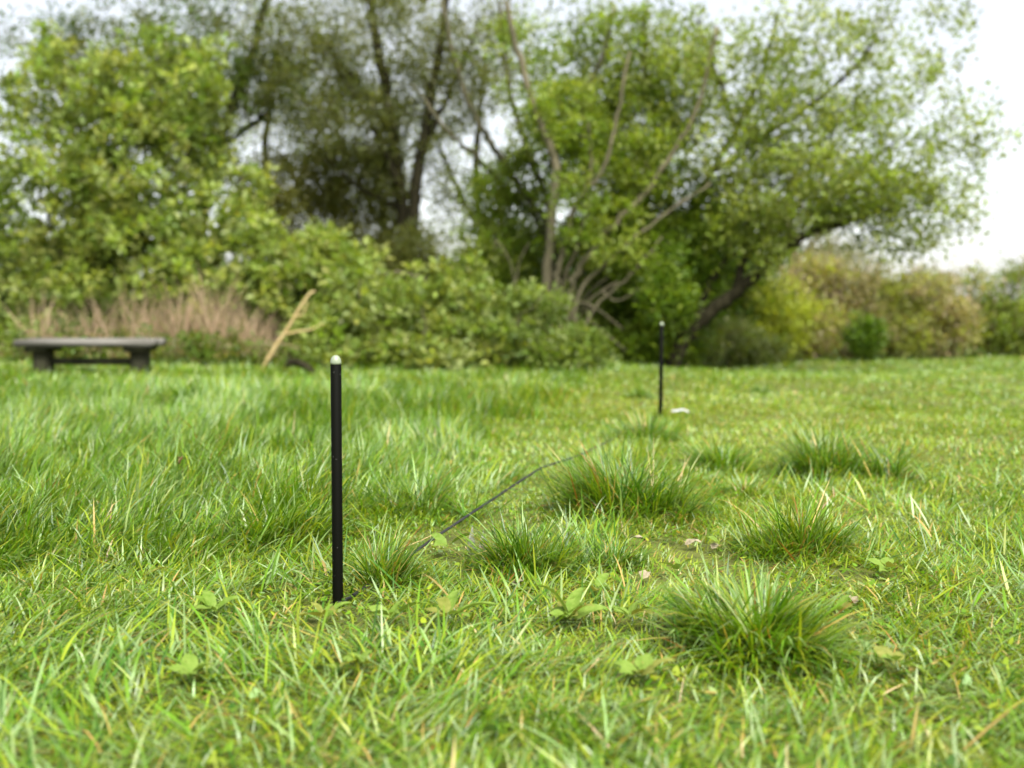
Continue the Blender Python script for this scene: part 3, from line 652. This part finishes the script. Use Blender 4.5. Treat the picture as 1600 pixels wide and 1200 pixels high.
# yellow stripped branch lying against the shrubs and the dark bent one on the grass
b0 = at(408, 578, 11.75); t = thing('fallen_branch', 'yellow stripped branch leaning against the shrub beside the dry reeds', 'branch', (b0[0], 11.75, float(terrain(b0[0], 11.75))))
for pp, r0, r1 in (([(403, 590), (425, 550), (447, 517), (465, 487), (483, 460), (492, 455)], .027, .011), ([(447, 522), (465, 518), (485, 515), (506, 505)], .014, .006), ([(462, 495), (474, 490), (480, 472)], .009, .005)):
    V, F = tube(catmull([at(x, y, 11.75) for x, y in pp], 5), np.linspace(r0, r1, (len(pp) - 1) * 5 + 1), 8, .2); part('fork', V, F, M_deadwood, t)
pp = [(438, 604), (444, 578), (455, 566), (469, 568), (483, 578), (496, 598)]
V, F = tube(catmull([at(x, y, 11.0) for x, y in pp], 5), np.linspace(.035, .045, 26), 8, .2)
b0 = at(465, 600, 11.0); t = thing('fallen_branch', 'dark bent branch arching out of the grass behind the near post', 'branch', (b0[0], 11.0, float(terrain(b0[0], 11.0)))); part('limb', V, F, M_bark_dark, t)
# dark thicket right of the willow
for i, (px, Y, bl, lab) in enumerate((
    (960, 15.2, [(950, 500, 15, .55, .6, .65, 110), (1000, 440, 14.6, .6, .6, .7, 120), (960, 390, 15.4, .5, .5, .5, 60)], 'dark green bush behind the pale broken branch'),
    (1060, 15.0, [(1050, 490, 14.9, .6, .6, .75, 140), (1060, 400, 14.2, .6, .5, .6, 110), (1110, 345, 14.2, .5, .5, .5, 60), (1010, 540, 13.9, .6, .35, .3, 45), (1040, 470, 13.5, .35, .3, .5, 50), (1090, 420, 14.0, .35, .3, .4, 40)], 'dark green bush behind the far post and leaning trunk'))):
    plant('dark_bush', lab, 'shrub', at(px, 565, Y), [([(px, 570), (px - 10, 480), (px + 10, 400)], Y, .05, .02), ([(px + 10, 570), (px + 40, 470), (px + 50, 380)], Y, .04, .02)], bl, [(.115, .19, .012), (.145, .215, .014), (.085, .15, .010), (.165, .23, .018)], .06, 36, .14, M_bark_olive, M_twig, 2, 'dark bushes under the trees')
# leaning tree on the right
plant('leaning_tree', 'leafy tree with thick dark trunk leaning out over the field', 'tree', at(1060, 572, 13.6),
      [([(1048, 574), (1072, 525), (1105, 492), (1150, 456), (1186, 424), (1216, 396), (1262, 366), (1325, 345), (1410, 322)], [13.6, 13.6, 13.6, 13.6, 13.5, 13.4, 13.3, 13.2, 13.0], .105, .025),
       ([(1152, 458), (1157, 425), (1170, 395), (1200, 350), (1235, 300), (1290, 240)], 13.6, .06, .02),
       ([(1085, 510), (1110, 440), (1135, 408), (1165, 382), (1205, 352), (1250, 320)], 13.8, .055, .02),
       ([(1062, 545), (1060, 450), (1075, 360), (1110, 270), (1150, 200), (1190, 120), (1215, 20)], 14.4, .055, .025),
       ([(1068, 420), (1050, 330), (1030, 230), (1010, 120), (1005, 20)], 14.2, .05, .02),
       ([(1110, 270), (1170, 230), (1230, 190), (1310, 130), (1370, 60)], 13.9, .045, .02),
       ([(1262, 366), (1300, 320), (1340, 270), (1400, 220)], 13.3, .035, .012),
       ([(1150, 200), (1120, 120), (1090, 30)], 14.1, .04, .015)],
      [(1240, 300, 13.5, .9, .7, .55, 150), (1330, 300, 13.3, .75, .6, .45, 105), (1180, 360, 13.7, .6, .5, .35, 70), (1150, 250, 13.9, .8, .7, .6, 110), (1250, 200, 13.8, .8, .7, .6, 90), (1330, 210, 13.6, .8, .7, .6, 62), (1400, 310, 13.1, .6, .5, .4, 52), (1160, 120, 14, 1.1, .8, .7, 110), (1290, 90, 13.9, 1.1, .8, .7, 85), (1050, 130, 14.2, .8, .8, .8, 80), (1420, 170, 13.5, .7, .7, .8, 34), (1480, 270, 13.2, .5, .5, .6, 22), (1210, 400, 13.4, .3, .4, .15, 14), (1390, 380, 13.2, .5, .5, .18, 16), (1470, 340, 13.0, .6, .5, .4, 26), (1500, 200, 13.3, .6, .6, .6, 26), (1420, 60, 13.8, .8, .7, .6, 30)],
      CROWN, .055, 27, .15, M_bark_dark, M_twig, 1, 'trees along the field edge', extra_twigs=.3, km=1.15)
# shrubs and hedge beyond the leaning tree
plant('sallow_bush', 'bright yellow green bush beyond the leaning trunk', 'shrub', at(1195, 560, 18.0), [([(1190, 562), (1180, 500), (1170, 460)], 18.0, .03, .01), ([(1200, 562), (1215, 510), (1225, 480)], 18.0, .03, .01)],
      [(1175, 480, 18.0, .62, .5, .56, 110), (1215, 500, 17.9, .56, .5, .5, 95), (1240, 490, 17.9, .3, .4, .25, 24), (1190, 535, 17.7, .7, .4, .3, 60)], YELG, .05, 40, .16, M_bark_olive, M_twig_tan, 2, 'bushes of the far hedge')
plant('low_bush', 'grey green low bush at the root of the leaning trunk', 'shrub', at(1130, 565, 16.4), [([(1120, 568), (1115, 540), (1100, 510)], 16.4, .03, .01), ([(1135, 568), (1150, 535), (1160, 510)], 16.4, .03, .01)],
      [(1120, 535, 16.4, .6, .4, .35, 80), (1180, 548, 16.8, .5, .4, .22, 45), (1080, 550, 15.8, .4, .3, .2, 25)], [(.13, .16, .04), (.15, .17, .05), (.10, .14, .03)], .05, 40, .15, M_bark_olive, M_twig_tan, 2, 'bushes of the far hedge', extra_twigs=1.0)
plant('green_bush', 'small rounded bright green bush at the foot of the tan hedge', 'shrub', at(1352, 552, 17.6), [([(1352, 556), (1350, 530), (1348, 505)], 17.6, .03, .01)],
      [(1352, 525, 17.6, .27, .28, .34, 60)], [(.085, .155, .012), (.11, .18, .014)], .05, 44, .12, M_bark_olive, M_twig, 1, 'bushes of the far hedge')
HEDGE = [(1265, 18.6, .70, 1.32, TAN + YELG[:1], 'tan budding hawthorn next to the yellow green bush'), (1325, 18.8, .68, 1.24, TAN + OLIVE[1:2], 'tan twiggy bush directly above the small rounded bush'), (1400, 19, .72, 1.14, [(.19, .21, .055), (.23, .24, .07)] + YELG[2:], 'olive bush next in the hedge after the tan twiggy one'), (1475, 19.2, .78, 1.16, TAN + YELG[2:], 'mixed tan and olive bush further along the far hedge'), (1560, 19.5, .82, 1.22, [(.17, .21, .05)] + WILLOW, 'greener bush closing the far end of the hedge'), (1650, 19.8, .88, 1.25, TAN + OLIVE, 'last bush of the far hedge by the open field')]
for px, Y, rx, hh, pal, lab in HEDGE:
    b = at(px, 556, Y); zc = float(terrain(b[0], Y))
    bl = []
    for q in range(4):
        c = np.array([b[0] + random.uniform(-.5, .5) * rx, Y + random.uniform(-.4, .4), zc + hh * random.uniform(.35, .85)])
        bl.append(c)
    k = FPX / Y; ybase = 600 - FPX * math.tan(math.atan2(zc - CAM_H, Y) + PITCH)
    limbs = [([(px + dx * .2, ybase), (px + dx * .7, ybase - hh * k * .5), (px + dx, ybase - hh * k * .95)], Y, .035, .008) for dx in (-rx * k * .6, -rx * k * .2, rx * k * .25, rx * k * .6)]
    limbs += [([(px + dx * .5, ybase - hh * k * .3), (px + dx * .9, ybase - hh * k * .8), (px + dx * 1.1, ybase - hh * k * random.uniform(1.05, 1.45))], Y + random.uniform(-.3, .3), .014, .004) for dx in [random.uniform(-rx, rx) * k for _ in range(9)]]
    blobs = [(px + random.uniform(-rx, rx) * k * .8, ybase - hh * k * random.uniform(1.0, 1.25), Y, .14, .14, .22, 5) for _ in range(5)] + [(px + (c[0] - b[0]) * k, ybase - (c[2] - zc) * k, c[1], rx * .8, .5, hh * .40, 50) for c in bl]
    plant('hedge_bush', lab, 'shrub', b, limbs, blobs, pal, .06, 30, .19, M_twig_tan, M_twig_tan, 4, 'bushes of the far hedge', extra_twigs=1.0)
plant('pale_tree', 'bare pale-trunked tree standing up out of the far hedge', 'tree', at(1235, 550, 21), [([(1238, 545), (1236, 470), (1240, 400), (1230, 330), (1250, 230)], 21, .14, .04), ([(1238, 420), (1280, 370), (1330, 330)], 21, .05, .02), ([(1236, 440), (1200, 390), (1180, 350)], 21, .05, .02)],
      [(1270, 380, 21, .85, .7, .6, 60), (1330, 410, 21, .8, .7, .4, 45), (1200, 370, 21, .7, .7, .6, 50), (1230, 440, 20.5, .5, .5, .45, 40)], [(.20, .19, .085), (.17, .18, .075)], .05, 26, .22, M_twig_tan, M_twig_tan, 1, 'trees along the field edge', extra_twigs=.8)
# thicket that closes the gaps under the trees
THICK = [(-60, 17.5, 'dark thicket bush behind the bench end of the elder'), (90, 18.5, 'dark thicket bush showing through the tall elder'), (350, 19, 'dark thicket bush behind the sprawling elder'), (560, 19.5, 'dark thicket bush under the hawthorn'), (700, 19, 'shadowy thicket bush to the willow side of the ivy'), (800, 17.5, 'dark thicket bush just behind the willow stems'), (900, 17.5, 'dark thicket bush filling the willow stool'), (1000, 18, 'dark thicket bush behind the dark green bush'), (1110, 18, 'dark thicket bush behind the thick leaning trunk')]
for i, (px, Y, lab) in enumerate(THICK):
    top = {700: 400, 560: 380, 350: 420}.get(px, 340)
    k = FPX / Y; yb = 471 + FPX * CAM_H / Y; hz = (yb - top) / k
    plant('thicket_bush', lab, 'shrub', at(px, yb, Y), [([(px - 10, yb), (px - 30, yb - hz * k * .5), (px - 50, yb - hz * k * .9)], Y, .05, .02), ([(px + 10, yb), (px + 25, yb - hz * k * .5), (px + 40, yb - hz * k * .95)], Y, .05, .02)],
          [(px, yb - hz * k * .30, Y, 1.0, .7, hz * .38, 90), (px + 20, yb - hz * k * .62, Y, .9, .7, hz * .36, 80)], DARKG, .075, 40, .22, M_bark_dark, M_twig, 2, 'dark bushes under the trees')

# ------------------------------------------------------------------ dry reeds, bramble bank, bench
def reeds(px0, px1, ybase, Y, hpx, n, label):
    xs = rng.uniform(px0, px1, n); k = FPX / Y
    mid = at((px0 + px1) / 2, ybase, Y); mid[2] = float(terrain(mid[0], Y))
    t = thing('dry_reed_clump', label, 'reeds', mid, 'dry reeds along the field edge')
    x = (xs - 800) / FPX * Y; y = Y + rng.uniform(-.35, .35, n)
    L = hpx / k * rng.uniform(.35, 1.3, n) * (.65 + .5 * vnoise(xs, xs * 0, 28, 12))
    az = rng.normal(.2, 1.0, n) + np.where(rng.random(n) < .4, math.pi, 0)
    V, F, m = blades(np.stack([x, y, terrain(x, y) - .02], -1), az, L, rng.uniform(.006, .013, n), np.abs(rng.normal(.14, .18, n)), rng.uniform(0, .8, n), 3, rng.uniform(-1.5, 1.5, n))
    pal = np.array([(.40, .285, .18), (.47, .345, .235), (.32, .235, .145), (.26, .225, .11)]); c = pal[rng.integers(0, 4, n)] * rng.uniform(.8, 1.2, (n, 1))
    part('stems', V, F, M_reed, t, np.repeat(c, m, 0), 'stuff')
reeds(205, 350, 575, 12.8, 122, 800, 'tall dry tan reed clump standing behind the bench')
reeds(355, 425, 575, 12.6, 92, 360, 'smaller dry tan reed clump beside the yellow stripped branch')
reeds(40, 190, 575, 12.9, 100, 420, 'dry tan reed clump behind the hidden end of the bench')

def bank(px, py, Y, rx, rz, n, label):
    c = at(px, py, Y); zt = float(terrain(c[0], Y)); t = thing('bramble_patch', label, 'brambles', (c[0], Y, zt), 'brambles at the foot of the reeds')
    cc = c[None] * 0 + np.stack([c[0] + rng.normal(0, .5, n) * rx, Y + rng.normal(0, .16, n), zt + .03 + np.abs(rng.normal(0, .5, n)) * rz], -1)
    V, F, C = leaf_cloud(cc, rng.uniform(.05, .11, n), 22, .045, [(.11, .17, .022), (.15, .19, .03), (.09, .15, .02), (.20, .17, .06)], .6)
    part('foliage', V, F, M_leaf, t, C, 'stuff')
    st = []
    for q in range(26):
        a = np.array([c[0] + random.uniform(-1, 1) * rx, Y + random.uniform(-.2, .2), zt]); e = a + [random.uniform(-.5, .5), random.uniform(-.1, .1), random.uniform(.1, .3)]
        st.append(tube(catmull([a, (a + e) / 2 + [0, 0, .15], e], 4), .005, 4))
    V, F = join(st); part('runners', V, F, M_twig_tan, t, kind='stuff')
bank(330, 565, 11.9, .75, .30, 170, 'low green bramble patch in front of the tall dry reeds')
bank(370, 580, 12.0, .3, .15, 50, 'small green bramble patch at the foot of the yellow branch')
bank(240, 530, 13.2, .7, .75, 110, 'green bramble stems growing up between the tall dry reeds')
bank(110, 570, 12.1, .9, .30, 120, 'low green bramble patch behind the hidden bench end')

bY = 10.7; e1 = at(248, 535, bY); zt = float(terrain(e1[0] - .5, bY)); top = e1[2]
bx1 = e1[0]; bx0 = bx1 - 1.35; cx = (bx0 + bx1) / 2
t = thing('bench', 'weathered grey timber bench at the edge of the long grass', 'bench', (cx, bY, zt))
for j, dy in enumerate((-.125, .125)):
    V, F = box((cx + .008 * j, bY + dy, top), (1.35, .235, .075), .012, .004); part('seat_plank', V, F, M_bench, t, smooth=False)
for lx in (bx1 - .19, bx0 + .19):
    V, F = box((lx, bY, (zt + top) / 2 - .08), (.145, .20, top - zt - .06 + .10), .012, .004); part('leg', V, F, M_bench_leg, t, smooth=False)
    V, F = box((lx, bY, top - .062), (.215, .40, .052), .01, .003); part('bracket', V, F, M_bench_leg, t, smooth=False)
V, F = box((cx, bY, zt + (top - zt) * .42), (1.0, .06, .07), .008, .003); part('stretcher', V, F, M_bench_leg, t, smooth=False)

b = gnd(283, 782); b[2] = float(terrain(b[0], b[1]))
t = thing('dock_stalk', 'short brown dock stalk standing in the combed long grass', 'stalk', b)
P = catmull([b - [0, 0, .02], b + [.004, 0, .07], b + [-.003, .004, .145]], 5); V, F = tube(P, np.linspace(.0035, .002, len(P)), 6); part('stem', V, F, M_stalk, t)
sv = [tube(np.array([P[5] + (P[-1] - P[5]) * u + rng.normal(0, .002, 3), P[5] + (P[-1] - P[5]) * u + rng.normal(0, .006, 3) + [0, 0, .008]]), [.0035, .002], 5) for u in np.linspace(.1, 1, 22)]
V, F = join(sv); part('seed_head', V, F, M_stalk, t, kind='stuff')
